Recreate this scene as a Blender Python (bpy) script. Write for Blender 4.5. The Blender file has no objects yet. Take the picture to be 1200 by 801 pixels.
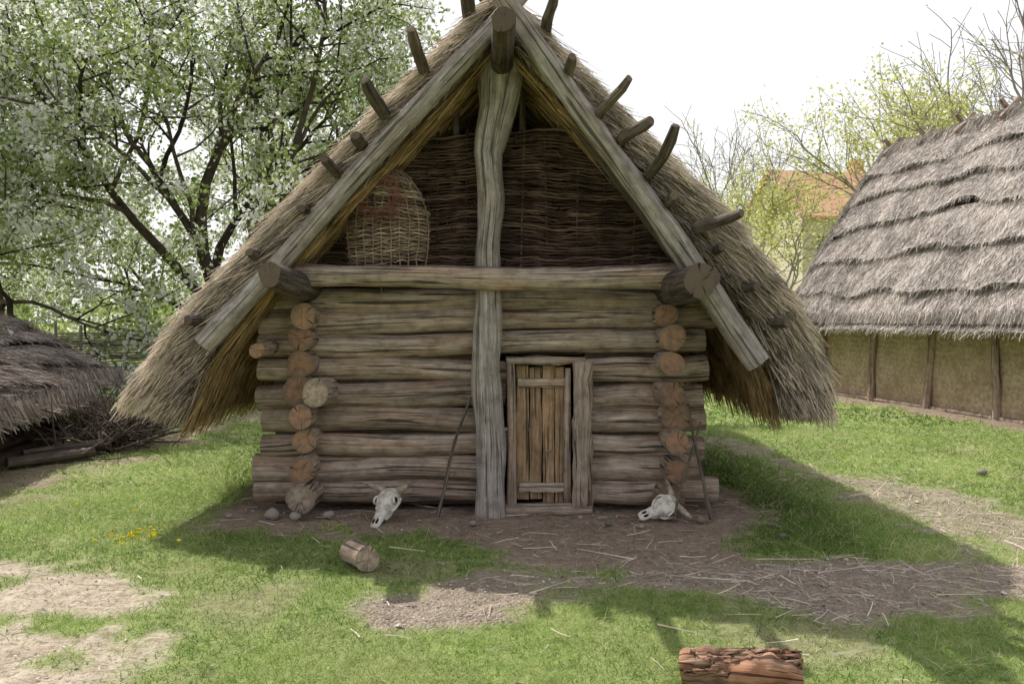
import bpy, math, random
import numpy as np
from mathutils import Vector, Matrix
SEED=7
rng=np.random.default_rng(SEED); random.seed(SEED)
S=bpy.context.scene
# ------------------------------------------------------------------ helpers
def link(o):
    S.collection.objects.link(o); return o
def empty(name,loc=(0,0,0),rotz=0):
    o=bpy.data.objects.new(name,None); o.empty_display_size=.2
    o.location=loc; o.rotation_euler=(0,0,rotz); return link(o)
class MB:
    def __init__(s):
        s.V=[];s.F4=[];s.F3=[];s.U4=[];s.U3=[];s.M4=[];s.M3=[];s.T=[];s.n=0
    def add(s,v,f4=None,u4=None,f3=None,u3=None,tint=0.5,m4=0,m3=0):
        v=np.asarray(v,dtype=np.float64).reshape(-1,3)
        if f4 is not None and len(f4):
            f4=np.asarray(f4); s.F4.append(f4+s.n)
            s.U4.append(np.zeros((len(f4)*4,2)) if u4 is None else np.asarray(u4).reshape(-1,2)); s.M4.append(np.full(len(f4),m4))
        if f3 is not None and len(f3):
            f3=np.asarray(f3); s.F3.append(f3+s.n)
            s.U3.append(np.zeros((len(f3)*3,2)) if u3 is None else np.asarray(u3).reshape(-1,2)); s.M3.append(np.full(len(f3),m3))
        s.V.append(v); s.T.append(np.broadcast_to(np.asarray(tint,dtype=float),(len(v),)).copy()); s.n+=len(v)
    def build(s,name,mats,parent=None,smooth=True):
        me=bpy.data.meshes.new(name)
        V=np.concatenate(s.V)
        F4=np.concatenate(s.F4) if s.F4 else np.zeros((0,4),int)
        F3=np.concatenate(s.F3) if s.F3 else np.zeros((0,3),int)
        UV=np.concatenate(s.U4+s.U3); M=np.concatenate(s.M4+s.M3)
        me.vertices.add(len(V)); me.vertices.foreach_set('co',V.astype(np.float32).ravel())
        L=np.concatenate([F4.ravel(),F3.ravel()]).astype(np.int32)
        me.loops.add(len(L)); me.loops.foreach_set('vertex_index',L)
        n4=len(F4);n3=len(F3)
        me.polygons.add(n4+n3)
        ls=np.concatenate([np.arange(n4)*4,4*n4+np.arange(n3)*3]).astype(np.int32)
        me.polygons.foreach_set('loop_start',ls)
        me.polygons.foreach_set('material_index',M.astype(np.int32))
        me.polygons.foreach_set('use_smooth',np.full(n4+n3,smooth))
        uv=me.uv_layers.new(name='UVMap'); uv.data.foreach_set('uv',UV.astype(np.float32).ravel())
        a=me.attributes.new('tint','FLOAT','POINT'); a.data.foreach_set('value',np.concatenate(s.T).astype(np.float32))
        for m in mats: me.materials.append(m)
        me.update(calc_edges=True); me.validate()
        o=bpy.data.objects.new(name,me); link(o)
        if parent: o.parent=parent
        return o
def tube(mb,pts,radii,segs=10,tint=.5,mat=0,cap=1,lump=.06,caps=True,resample=0,bend=0.0,rnd=None):
    R=rnd or rng
    pts=np.asarray(pts,float); radii=np.broadcast_to(np.asarray(radii,float),(len(pts),)) if np.ndim(radii)==0 else np.asarray(radii,float)
    if len(radii)!=len(pts): radii=np.interp(np.linspace(0,1,len(pts)),np.linspace(0,1,len(radii)),radii)
    if resample:
        seg=np.linalg.norm(np.diff(pts,axis=0),axis=1); cum=np.concatenate([[0],np.cumsum(seg)])
        t=np.linspace(0,cum[-1],resample)
        radii=np.interp(t,cum,radii); pts=np.stack([np.interp(t,cum,pts[:,i]) for i in range(3)],1)
        if bend:
            k=t/cum[-1]
            for i in range(3):
                f1,f2=R.uniform(0,6.28,2); pts[:,i]+=bend*(np.sin(k*R.uniform(2,4)+f1)-np.sin(f1))*.6+bend*.3*np.sin(k*9+f2)
    n=len(pts); T=np.gradient(pts,axis=0); T/=np.linalg.norm(T,axis=1)[:,None]+1e-9
    up=np.array([0,0,1.]) if abs(T[0,2])<.9 else np.array([1.,0,0])
    N=np.zeros((n,3)); a=np.cross(T[0],up); a/=np.linalg.norm(a); N[0]=a
    for i in range(1,n):
        b=N[i-1]-T[i]*np.dot(N[i-1],T[i]); N[i]=b/(np.linalg.norm(b)+1e-9)
    B=np.cross(T,N)
    ang=np.arange(segs)/segs*2*math.pi
    if lump>0:
        ph=R.uniform(0,6.28,6); tt=np.arange(n)[:,None]
        rr=1+lump*(np.sin(2*ang+ph[0]+tt*.25)+.6*np.sin(3*ang+ph[1]-tt*.4)+.5*np.sin(tt*1.1+ph[2])+.35*np.sin(5*ang+ph[3]+tt*.7))
    else: rr=np.ones((n,segs))
    rad=radii[:,None]*rr
    V=pts[:,None,:]+rad[:,:,None]*(np.cos(ang)[None,:,None]*N[:,None,:]+np.sin(ang)[None,:,None]*B[:,None,:])
    V=V.reshape(-1,3)
    i=np.arange(n-1)[:,None]*segs; j=np.arange(segs)[None,:]; j2=(j+1)%segs
    f=np.stack([i+j,i+j2,i+segs+j2,i+segs+j],-1).reshape(-1,4)
    rm=radii.mean(); ou,ov=R.uniform(0,50,2)
    seg=np.linalg.norm(np.diff(pts,axis=0),axis=1); cum=np.concatenate([[0],np.cumsum(seg)])
    u0=(j/segs*2*math.pi*rm+ou)+0*i; u1=((j+1)/segs*2*math.pi*rm+ou)+0*i
    v0=(cum[:-1,None]+ov)+0*j; v1=(cum[1:,None]+ov)+0*j
    uv=np.stack([np.stack([u0,v0],-1),np.stack([u1,v0],-1),np.stack([u1,v1],-1),np.stack([u0,v1],-1)],2).reshape(-1,2)
    mb.add(V,f,uv,tint=tint,m4=mat)
    if caps:
        for e in (0,n-1):
            ring=V[e*segs:(e+1)*segs]; c=pts[e]+T[e]*(-.012 if e==0 else .012)*min(1,radii[e]*8)
            vv=np.vstack([ring,c[None]]); k=np.arange(segs); k2=(k+1)%segs
            f3=np.stack([k2,k,np.full(segs,segs)],1) if e==0 else np.stack([k,k2,np.full(segs,segs)],1)
            cu=np.stack([np.cos(ang)*rad[e],np.sin(ang)*rad[e]],1); z=np.zeros(2)
            u3=[]
            for q in f3:
                for w in q: u3.append(cu[w] if w<segs else z)
            mb.add(vv,f3=f3,u3=np.array(u3),tint=tint,m3=cap)
def box(mb,c,s,long=2,tint=.5,mat=0,jit=.004,rot=None,nl=6):
    oth=[k for k in range(3) if k!=long]
    V=[]; t=np.linspace(-.5,.5,nl)
    for tt in t:
        for (a,b) in ((-.5,-.5),(.5,-.5),(.5,.5),(-.5,.5)):
            p=np.zeros(3); p[long]=tt*s[long]; p[oth[0]]=a*s[oth[0]]; p[oth[1]]=b*s[oth[1]]
            V.append(p+rng.normal(0,jit,3))
    V=np.array(V); F=[];U=[]
    loc=V.copy(); o=rng.uniform(0,40,2)
    def uvp(i): return (loc[i][oth[0]]+loc[i][oth[1]]+o[0],loc[i][long]+o[1])
    for i in range(nl-1):
        for k in range(4):
            q=(i*4+k,i*4+(k+1)%4,(i+1)*4+(k+1)%4,(i+1)*4+k); F.append(q); U+= [uvp(x) for x in q]
    for q in ((0,3,2,1),((nl-1)*4,(nl-1)*4+1,(nl-1)*4+2,(nl-1)*4+3)):
        F.append(q); U+=[uvp(x) for x in q]
    if rot is not None: V=V@np.array(rot).T
    mb.add(V+np.array(c),np.array(F),np.array(U),tint=tint,m4=mat)
def nrm(a): return a/(np.linalg.norm(a,axis=-1,keepdims=True)+1e-9)
def ribbons(mb,P,D,L,W,bend=None,tint=.5,segs=2,taper=.8,side=None,mat=0):
    n=len(P); D=nrm(D); L=np.broadcast_to(L,(n,)); W=np.broadcast_to(W,(n,))
    if side is None: side=nrm(np.cross(D,rng.normal(size=(n,3))))
    if bend is None: bend=np.zeros((n,3))
    rows=[]
    for k in range(segs+1):
        t=k/segs
        c=P+D*(L*t)[:,None]+bend*(t*t); w=(W*.5*(1-taper*t))[:,None]*side
        rows.append(c-w); rows.append(c+w)
    V=np.stack(rows,1) ; m=2*(segs+1)
    base=np.arange(n)[:,None]*m
    F=[]
    for k in range(segs): F.append(base+np.array([2*k,2*k+1,2*k+3,2*k+2])[None])
    F=np.stack(F,1).reshape(-1,4)
    tint=np.broadcast_to(tint,(n,))
    mb.add(V.reshape(-1,3),F,tint=np.repeat(tint,m),m4=mat)
def leaves(mb,P,size,tint=.5,mat=0):
    n=len(P); a=nrm(rng.normal(size=(n,3))); b=nrm(np.cross(a,rng.normal(size=(n,3))))
    s=np.broadcast_to(size,(n,))[:,None]
    V=np.stack([P-a*s*.5,P+b*s*.32,P+a*s*.5,P-b*s*.32],1)
    F=np.arange(n*4).reshape(-1,4)
    mb.add(V.reshape(-1,3),F,tint=np.repeat(np.broadcast_to(tint,(n,)),4),m4=mat)
_g={}
def vn(x,y,sc,seed=0):
    k=seed
    if k not in _g: _g[k]=np.random.default_rng(100+seed).random((256,256))
    G=_g[k]; X=np.asarray(x)/sc+1000; Y=np.asarray(y)/sc+1000
    xi=np.floor(X).astype(int); yi=np.floor(Y).astype(int); fx=X-xi; fy=Y-yi
    fx=fx*fx*(3-2*fx); fy=fy*fy*(3-2*fy)
    g=lambda a,b:G[a%256,b%256]
    return (g(xi,yi)*(1-fx)+g(xi+1,yi)*fx)*(1-fy)+(g(xi,yi+1)*(1-fx)+g(xi+1,yi+1)*fx)*fy
def fbm(x,y,sc,seed=0,o=3):
    r=0;a=.5;tot=0
    for i in range(o): r=r+a*vn(x,y,sc/2**i,seed+i); tot+=a; a*=.55
    return r/tot
def sdf(x,y,poly):
    P=np.array(poly,float); d=np.full(np.shape(x),1e9); ins=np.zeros(np.shape(x),bool)
    for i in range(len(P)):
        a=P[i];b=P[(i+1)%len(P)]; e=b-a; wx=x-a[0]; wy=y-a[1]
        t=np.clip((wx*e[0]+wy*e[1])/(e@e+1e-12),0,1)
        d=np.minimum(d,np.hypot(wx-e[0]*t,wy-e[1]*t))
        c=((a[1]>y)!=(b[1]>y))&(x<(b[0]-a[0])*(y-a[1])/((b[1]-a[1])if b[1]!=a[1] else 1e-9)+a[0])
        ins^=c
    return np.where(ins,d,-d)
def ss(a,b,x):
    t=np.clip((x-a)/(b-a),0,1); return t*t*(3-2*t)
# ------------------------------------------------------------------ materials
def mat(name):
    m=bpy.data.materials.new(name); m.use_nodes=True; nt=m.node_tree
    for n in list(nt.nodes): nt.nodes.remove(n)
    return m,nt
class N:
    def __init__(s,nt): s.nt=nt
    def n(s,t,**k):
        nd=s.nt.nodes.new(t)
        for a,b in k.items(): setattr(nd,a,b)
        return nd
    def l(s,a,b): s.nt.links.new(a,b)
    def ramp(s,src,stops,interp='LINEAR'):
        r=s.n('ShaderNodeValToRGB'); r.color_ramp.interpolation=interp
        e=r.color_ramp.elements
        while len(e)<len(stops): e.new(.5)
        for i,(p,c) in enumerate(stops):
            e[i].position=p; e[i].color=(*c,1) if len(c)==3 else c
        s.l(src,r.inputs[0]); return r.outputs[0]
    def mix(s,f,a,b,mode='MIX'):
        m=s.n('ShaderNodeMix',data_type='RGBA',blend_type=mode)
        for v,k in ((f,0),(a,6),(b,7)):
            if hasattr(v,'is_linked'): s.l(v,m.inputs[k])
            else: m.inputs[k].default_value=v if k==0 else (*v,1)
        return m.outputs[2]
    def math(s,op,a,b=0.0,c=None):
        m=s.n('ShaderNodeMath',operation=op)
        for k,v in enumerate((a,b) if c is None else (a,b,c)):
            if hasattr(v,'is_linked'): s.l(v,m.inputs[k])
            else: m.inputs[k].default_value=v
        return m.outputs[0]
    def noise(s,vec,scale,detail=4,rough=.55,dist=0):
        n=s.n('ShaderNodeTexNoise'); n.inputs['Scale'].default_value=scale; n.inputs['Detail'].default_value=detail
        n.inputs['Roughness'].default_value=rough; n.inputs['Distortion'].default_value=dist
        if vec is not None: s.l(vec,n.inputs['Vector'])
        return n.outputs['Fac']
    def mapping(s,vec,scale):
        m=s.n('ShaderNodeMapping'); m.inputs['Scale'].default_value=scale; s.l(vec,m.inputs['Vector']); return m.outputs[0]
    def out(s,col,rough=.85,bump=None,bs=.5,bd=.01,trans=0,tcol=None,spec=.2,diffuse=False):
        if diffuse:
            p=s.n('ShaderNodeBsdfDiffuse'); ci=p.inputs['Color']
        else:
            p=s.n('ShaderNodeBsdfPrincipled'); p.inputs['Roughness'].default_value=rough
            p.inputs['Specular IOR Level'].default_value=spec; ci=p.inputs['Base Color']
        if hasattr(col,'is_linked'): s.l(col,ci)
        else: ci.default_value=(*col,1)
        if bump is not None:
            b=s.n('ShaderNodeBump'); b.inputs['Strength'].default_value=bs; b.inputs['Distance'].default_value=bd
            s.l(bump,b.inputs['Height']); s.l(b.outputs[0],p.inputs['Normal'])
        sh=p.outputs[0]
        if trans>0:
            t=s.n('ShaderNodeBsdfTranslucent'); c=tcol if tcol is not None else col
            if hasattr(c,'is_linked'): s.l(c,t.inputs[0])
            else: t.inputs[0].default_value=(*c,1)
            mx=s.n('ShaderNodeMixShader'); mx.inputs[0].default_value=trans; s.l(sh,mx.inputs[1]); s.l(t.outputs[0],mx.inputs[2]); sh=mx.outputs[0]
        o=s.n('ShaderNodeOutputMaterial'); s.l(sh,o.inputs[0])
def tintn(k): 
    a=k.n('ShaderNodeAttribute',attribute_name='tint'); return a.outputs['Fac']
def wood(name,dark,mid,light,crack=.6,warm=(.30,.17,.08),warmf=.35,bs=.7):
    m,nt=mat(name); k=N(nt)
    uv=k.n('ShaderNodeUVMap').outputs[0]; t=tintn(k)
    fine=k.noise(k.mapping(uv,(110,5,1)),1,4,.6)
    st=k.noise(k.mapping(uv,(30,1.3,1)),1,5,.65,.35)
    big=k.noise(k.mapping(uv,(5,1.3,1)),1,3,.6)
    col=k.ramp(st,[(.3,dark),(.5,mid),(.68,light)])
    col=k.mix(k.ramp(fine,[(.35,(0,0,0)),(.65,(1,1,1))]),k.mix(.55,col,dark),col)
    wf=k.math('MULTIPLY',k.ramp(big,[(.48,(0,0,0)),(.64,(1,1,1))]),warmf)
    col=k.mix(wf,col,warm)
    blot=k.noise(k.mapping(uv,(11,7,1)),1,4,.65)
    col=k.mix(1.0,col,k.ramp(blot,[(.3,(.6,.58,.55)),(.55,(1.05,1.05,1.05))]),'MULTIPLY')
    tv=k.ramp(t,[(0,(.66,.64,.62)),(.5,(.95,.95,.95)),(1,(1.0,1.0,1.0))])
    col=k.mix(1.0,col,tv,'MULTIPLY')
    cr=k.ramp(k.noise(k.mapping(uv,(38,.9,1)),1,3,.55,.7),[(.375,(0,0,0)),(.41,(1,1,1))])
    cf=k.math('MULTIPLY',k.math('SUBTRACT',1.0,cr),crack)
    col=k.mix(cf,col,(dark[0]*.2,dark[1]*.2,dark[2]*.2))
    h=k.math('ADD',k.math('MULTIPLY',st,.7),k.math('MULTIPLY',fine,.4)); h=k.math('SUBTRACT',h,k.math('MULTIPLY',cf,.9))
    k.out(col,.88,h,bs,.015); return m
def endgrain(name,c1,c2,rings=110):
    m,nt=mat(name); k=N(nt); uv=k.n('ShaderNodeUVMap').outputs[0]; t=tintn(k)
    ln=k.n('ShaderNodeVectorMath',operation='LENGTH'); k.l(uv,ln.inputs[0])
    ns=k.noise(uv,14,3)
    r=k.math('SINE',k.math('ADD',k.math('MULTIPLY',ln.outputs['Value'],rings*5),k.math('MULTIPLY',ns,9)))
    sp=k.n('ShaderNodeSeparateXYZ'); k.l(uv,sp.inputs[0])
    an=k.math('ARCTAN2',sp.outputs[1],sp.outputs[0])
    cb=k.n('ShaderNodeCombineXYZ'); k.l(k.math('MULTIPLY',an,3.0),cb.inputs[0]); k.l(k.math('ADD',k.math('MULTIPLY',ln.outputs['Value'],3.0),k.math('MULTIPLY',t,60)),cb.inputs[1])
    rc=k.ramp(k.noise(cb.outputs[0],1.2,2),[(.34,(0,0,0)),(.38,(1,1,1))])
    col=k.mix(k.math('MULTIPLY_ADD',r,.25,.5),c1,c2)
    cb2=k.n('ShaderNodeCombineXYZ'); k.l(sp.outputs[0],cb2.inputs[0]); k.l(sp.outputs[1],cb2.inputs[1]); k.l(k.math('MULTIPLY',t,9),cb2.inputs[2])
    blot=k.noise(cb2.outputs[0],20,5); col=k.mix(k.ramp(blot,[(.42,(0,0,0)),(.66,(.85,.85,.85))]),col,(.20,.16,.125))
    rim=k.ramp(ln.outputs['Value'],[(.07,(0,0,0)),(.115,(.6,.6,.6))]); col=k.mix(rim,col,(.18,.15,.12))
    col=k.mix(k.math('MULTIPLY',k.math('SUBTRACT',1.0,rc),.85),col,(.02,.014,.01))
    tv=k.ramp(t,[(0,(.62,.60,.60)),(1,(1.2,1.15,1.1))]); col=k.mix(1.0,col,tv,'MULTIPLY')
    k.out(col,.9,k.math('ADD',r,k.math('MULTIPLY',rc,3)),.4,.004); return m
M_log=wood('weathered_log',(.225,.175,.14),(.515,.415,.335),(.76,.64,.54),.8,(.49,.31,.19),.45,.9)
M_end=endgrain('log_end_grain',(.50,.30,.19),(.33,.195,.125))
M_endpale=endgrain('pale_end_grain',(.55,.46,.36),(.40,.325,.25))
M_grey=wood('grey_pole_wood',(.205,.175,.16),(.46,.41,.375),(.70,.64,.60),.75,(.42,.31,.23),.3,.9)
M_dark=wood('dark_branch_wood',(.06,.048,.042),(.18,.145,.125),(.34,.285,.245),.5,(.23,.16,.11),.3)
M_enddark=endgrain('dark_end_grain',(.24,.185,.14),(.14,.11,.085))
M_plank=wood('door_plank_wood',(.18,.12,.075),(.49,.335,.205),(.67,.50,.34),.7,(.53,.32,.17),.5)
def simple_tint(name,stops,rough=.9,trans=0,nscale=0,lo=.6,hi=1.2,diffuse=True):
    m,nt=mat(name); k=N(nt); t=tintn(k); col=k.ramp(t,stops)
    if nscale:
        g=k.n('ShaderNodeNewGeometry').outputs['Position']
        ns=k.noise(g,nscale,2); col=k.mix(1.0,col,k.ramp(ns,[(.3,(lo,lo,lo)),(.7,(hi,hi,hi))]),'MULTIPLY')
    k.out(col,rough,trans=trans,diffuse=diffuse); return m
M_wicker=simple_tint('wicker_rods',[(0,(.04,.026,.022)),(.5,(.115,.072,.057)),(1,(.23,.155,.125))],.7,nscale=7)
M_wickerpale=simple_tint('pale_wicker_rods',[(0,(.12,.08,.06)),(.5,(.32,.235,.175)),(1,(.50,.40,.31))],.75,nscale=9)
M_straw=simple_tint('thatch_straw',[(0,(.075,.056,.045)),(.25,(.27,.22,.175)),(.55,(.63,.525,.425)),(.8,(.82,.705,.58)),(1,(.88,.78,.64))],.85,.12,nscale=3.5,lo=.7)
M_strawgold=simple_tint('under_thatch_straw',[(0,(.17,.10,.045)),(.5,(.56,.385,.20)),(1,(.76,.57,.34))],.85,.2,nscale=3)
M_strawgrey=simple_tint('grey_thatch_straw',[(0,(.09,.08,.075)),(.3,(.33,.295,.27)),(.6,(.56,.505,.465)),(1,(.76,.70,.65))],.9,0,nscale=1.5,lo=.75)
M_strawdark=simple_tint('old_thatch_straw',[(0,(.08,.066,.058)),(.5,(.36,.31,.27)),(1,(.62,.55,.49))],.9,0,nscale=1.5)
M_grass=simple_tint('grass_blades',[(0,(.08,.145,.03)),(.4,(.21,.325,.07)),(.75,(.38,.50,.15)),(.92,(.52,.58,.24)),(1,(.72,.64,.42))],.5,.45,nscale=.8,lo=.75,diffuse=False)
M_leaf=simple_tint('spring_leaves',[(0,(.11,.16,.045)),(.5,(.28,.36,.12)),(1,(.46,.52,.21))],.6,.5)
M_leafyel=simple_tint('yellow_green_leaves',[(0,(.40,.43,.13)),(.5,(.60,.61,.22)),(1,(.76,.76,.36))],.6,.5)
M_blossom=simple_tint('white_blossom',[(0,(.76,.77,.70)),(1,(.88,.88,.85))],.6,.5)
M_bark=simple_tint('tree_bark',[(0,(.035,.028,.023)),(1,(.14,.112,.09))],.9,nscale=6)
M_barkpale=simple_tint('far_tree_bark',[(0,(.24,.21,.19)),(1,(.40,.37,.34))],.9)
M_hedge=simple_tint('far_foliage',[(0,(.14,.19,.07)),(.5,(.30,.37,.14)),(1,(.52,.57,.27))],.7,.4)
M_stone=simple_tint('pebbles',[(0,(.18,.155,.13)),(.5,(.44,.385,.335)),(1,(.67,.61,.55))],.9)
M_yellow=simple_tint('dandelion_flower',[(0,(.80,.64,.03)),(1,(.88,.76,.06))],.6)
M_rednet,nt=mat('faded_red_netting'); k=N(nt); k.out((.32,.13,.105),.8,diffuse=True)
M_bone,nt=mat('weathered_bone'); k=N(nt); tc=k.n('ShaderNodeTexCoord').outputs['Object']
nz=k.noise(tc,18,5); k.out(k.ramp(nz,[(.3,(.34,.29,.21)),(.5,(.70,.66,.57)),(.8,(.82,.80,.74))]),.6,k.noise(tc,60,4),.4,.004)
M_hollowshade,nt=mat('bone_hollow_shade'); k=N(nt); k.out((.035,.027,.02),.95)  # near-black colour painted in for the shade inside skull openings
M_horn,nt=mat('horn_core'); k=N(nt); tc=k.n('ShaderNodeTexCoord').outputs['Object']; k.out(k.ramp(k.noise(tc,25,4),[(.3,(.22,.17,.12)),(.7,(.55,.48,.38))]),.7)
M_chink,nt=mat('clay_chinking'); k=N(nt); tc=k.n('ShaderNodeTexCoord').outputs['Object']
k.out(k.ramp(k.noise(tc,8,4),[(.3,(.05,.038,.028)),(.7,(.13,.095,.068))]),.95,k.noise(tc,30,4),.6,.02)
M_daub,nt=mat('wattle_and_daub'); k=N(nt); tc=k.n('ShaderNodeTexCoord').outputs['Object']
sp=k.n('ShaderNodeSeparateXYZ'); k.l(tc,sp.inputs[0])
nn=k.noise(tc,2.5,4)
w1=k.math('SINE',k.math('ADD',k.math('MULTIPLY',sp.outputs[2],62),k.math('MULTIPLY',k.math('SINE',k.math('ADD',k.math('MULTIPLY',sp.outputs[1],14),k.math('MULTIPLY',nn,14))),1.2)))
w2=k.noise(tc,14,5)
hh=k.math('ADD',k.math('MULTIPLY',w1,.12),k.math('MULTIPLY',w2,1.3))
col=k.ramp(nn,[(.3,(.45,.35,.23)),(.7,(.68,.56,.41))]); col=k.mix(k.math('MULTIPLY_ADD',w1,.06,.10),col,(.27,.20,.12))
col=k.mix(k.ramp(w2,[(.35,(.6,.6,.6)),(.6,(0,0,0))]),col,(.27,.205,.135))
k.out(col,.95,hh,.9,.035)
M_tile,nt=mat('orange_roof_tiles'); k=N(nt); tc=k.n('ShaderNodeTexCoord').outputs['Object']
k.out(k.mix(k.noise(tc,3,3),(.64,.33,.21),(.74,.46,.32)),.9)
M_plaster,nt=mat('cream_plaster'); k=N(nt); tc=k.n('ShaderNodeTexCoord').outputs['Object']
k.out(k.mix(k.noise(tc,.7,3),(.66,.57,.43),(.74,.66,.53)),.9)
M_glass,nt=mat('dark_window'); k=N(nt); k.out((.04,.05,.06),.2,spec=.5)
# ------------------------------------------------------------------ ground
P_dirt=[(-2.55,6.95),(-2.5,8.0),(-2.2,13),(1.75,13),(1.95,8.0),(2.12,7.15),(1.75,6.1),(1.6,5.3),(0,5.35),(-.1,6.35),(-.9,6.45),(-2.2,6.5)]
P_grav=[(-.85,4.68),(-.06,5.6),(1.5,5.6),(2.6,5.95),(3.5,5.9),(7,5.9),(7,5.0),(2.95,4.9),(1.9,4.55),(1.4,4.9),(.41,5.08),(-.25,4.95),(-.2,4.6),(-.6,4.5)]
P_straw=[(2.35,12.5),(2.75,12.5),(3.1,10.5),(3.75,8.6),(4.1,7.2),(4.6,5.8),(3.0,5.8),(3.3,7.1),(3.15,8.6),(2.6,10.2)]
P_sand=[(-4.6,5.7),(-3.3,5.55),(-2.9,5.65),(-2.1,5.0),(-1.85,4.2),(-1.8,3.6),(-2.4,3.2),(-4.6,3.2)]
P_lpath=[(-5.6,6.5),(-4.9,6.6),(-4.5,9.2),(-4.3,11.5),(-4.1,14.5),(-3.2,17),(-4.0,17),(-4.9,14.5),(-5.2,12),(-5.6,10)]
P_rbase=[(6.9,21),(6.3,20),(6.35,18.8),(6.9,15.5),(7.5,12),(7.9,9),(9.5,9),(9,21)]
def zones(x,y):
    nz=fbm(x,y,.7,1,4)-.5; n2=fbm(x,y,.22,11,3)-.5
    f=lambda P,w,a:ss(-w,w,sdf(x,y,P)+a*nz+.5*n2)
    d=np.maximum(f(P_dirt,.14,.7),np.maximum(f(P_lpath,.3,1.6)*.8,f(P_rbase,.2,.8)))
    g=np.maximum(f(P_grav,.18,1.0),f(P_straw,.2,1.4)*.8)
    s=f(P_sand,.25,1.5)*ss(.36,.58,fbm(x,y,.35,21,4)+.06)
    d=np.maximum(d,ss(.72,.82,fbm(x,y,1.4,31,3))*.4*(y<11)*(x>-5))
    return d,g,s
def gz(x,y):
    return (fbm(x,y,1.5,41,4)-.5)*.07*np.clip(1-np.abs(y-6)/80,0.2,1)-.02
def axis(a,b,step,far,grow=1.25):
    c=list(np.arange(a,b+1e-6,step)); s=step; p=c[-1]; r=[]
    while p<far: s*=grow; p+=s; r.append(p)
    s=step;p=a;l=[]
    while p>-far: s*=grow; p-=s; l.append(p)
    return np.array(l[::-1]+c+r)
xs=axis(-7,8.5,.045,600); ys=axis(2.5,14,.045,600,1.18)
X,Y=np.meshgrid(xs,ys); d,g,s_=zones(X,Y)
Z=gz(X,Y)+ (fbm(X,Y,.14,51,3)-.5)*.05*np.maximum(d,np.maximum(g,s_))
nx,ny=len(xs),len(ys); idx=np.arange(nx*ny).reshape(ny,nx)
F=np.stack([idx[:-1,:-1],idx[:-1,1:],idx[1:,1:],idx[1:,:-1]],-1).reshape(-1,4)
M_ground,nt=mat('ground_soil_grass'); k=N(nt)
zc=k.n('ShaderNodeAttribute',attribute_name='zone'); sp=k.n('ShaderNodeSeparateColor'); k.l(zc.outputs['Color'],sp.inputs[0])
pos=k.n('ShaderNodeNewGeometry').outputs['Position']
n1=k.noise(pos,1.3,6,.6); n2=k.noise(pos,9,6,.65); n3=k.noise(pos,60,4,.6); n4=k.noise(pos,26,5,.7)
gcol=k.ramp(n2,[(.25,(.10,.145,.04)),(.5,(.23,.305,.085)),(.75,(.37,.43,.16))]); gcol=k.mix(k.ramp(n1,[(.35,(0,0,0)),(.75,(.6,.6,.6))]),gcol,(.37,.38,.18))
dcol=k.ramp(n2,[(.3,(.21,.155,.115)),(.7,(.42,.325,.245))]); dcol=k.mix(k.ramp(n3,[(.5,(0,0,0)),(.7,(.7,.7,.7))]),dcol,(.52,.44,.35)); dcol=k.mix(k.ramp(n4,[(.34,(.8,.8,.8)),(.48,(0,0,0))]),dcol,(.13,.095,.068))
vor=k.n('ShaderNodeTexVoronoi'); vor.inputs['Scale'].default_value=60; k.l(pos,vor.inputs['Vector'])
sv=k.n('ShaderNodeSeparateColor'); k.l(vor.outputs['Color'],sv.inputs[0])
vcol=k.ramp(sv.outputs[0],[(0,(.21,.175,.14)),(.5,(.43,.37,.30)),(1,(.64,.57,.48))])
scol=k.ramp(n2,[(.3,(.42,.34,.25)),(.7,(.70,.61,.49))]); scol=k.mix(k.ramp(n3,[(.45,(0,0,0)),(.7,(.5,.5,.5))]),scol,(.32,.25,.17)); scol=k.mix(k.ramp(n4,[(.38,(.9,.9,.9)),(.48,(0,0,0))]),scol,(.25,.21,.13))
col=k.mix(sp.outputs[0],gcol,dcol); col=k.mix(sp.outputs[1],col,k.mix(k.ramp(n4,[(.4,(.3,.3,.3)),(.6,(.9,.9,.9))]),vcol,dcol)); col=k.mix(sp.outputs[2],col,scol)
bh=k.math('ADD',k.math('ADD',n3,n4),k.math('MULTIPLY',k.math('SUBTRACT',1.0,vor.outputs['Distance']),sp.outputs[1]))
k.out(col,.95,bh,1.0,.02)
gm=MB(); gm.add(np.stack([X,Y,Z],-1).reshape(-1,3),F); go=gm.build('ground',[M_ground])
a=go.data.attributes.new('zone','FLOAT_COLOR','POINT')
a.data.foreach_set('color',np.stack([d,g,s_,np.ones_like(d)],-1).astype(np.float32).ravel())
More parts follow.
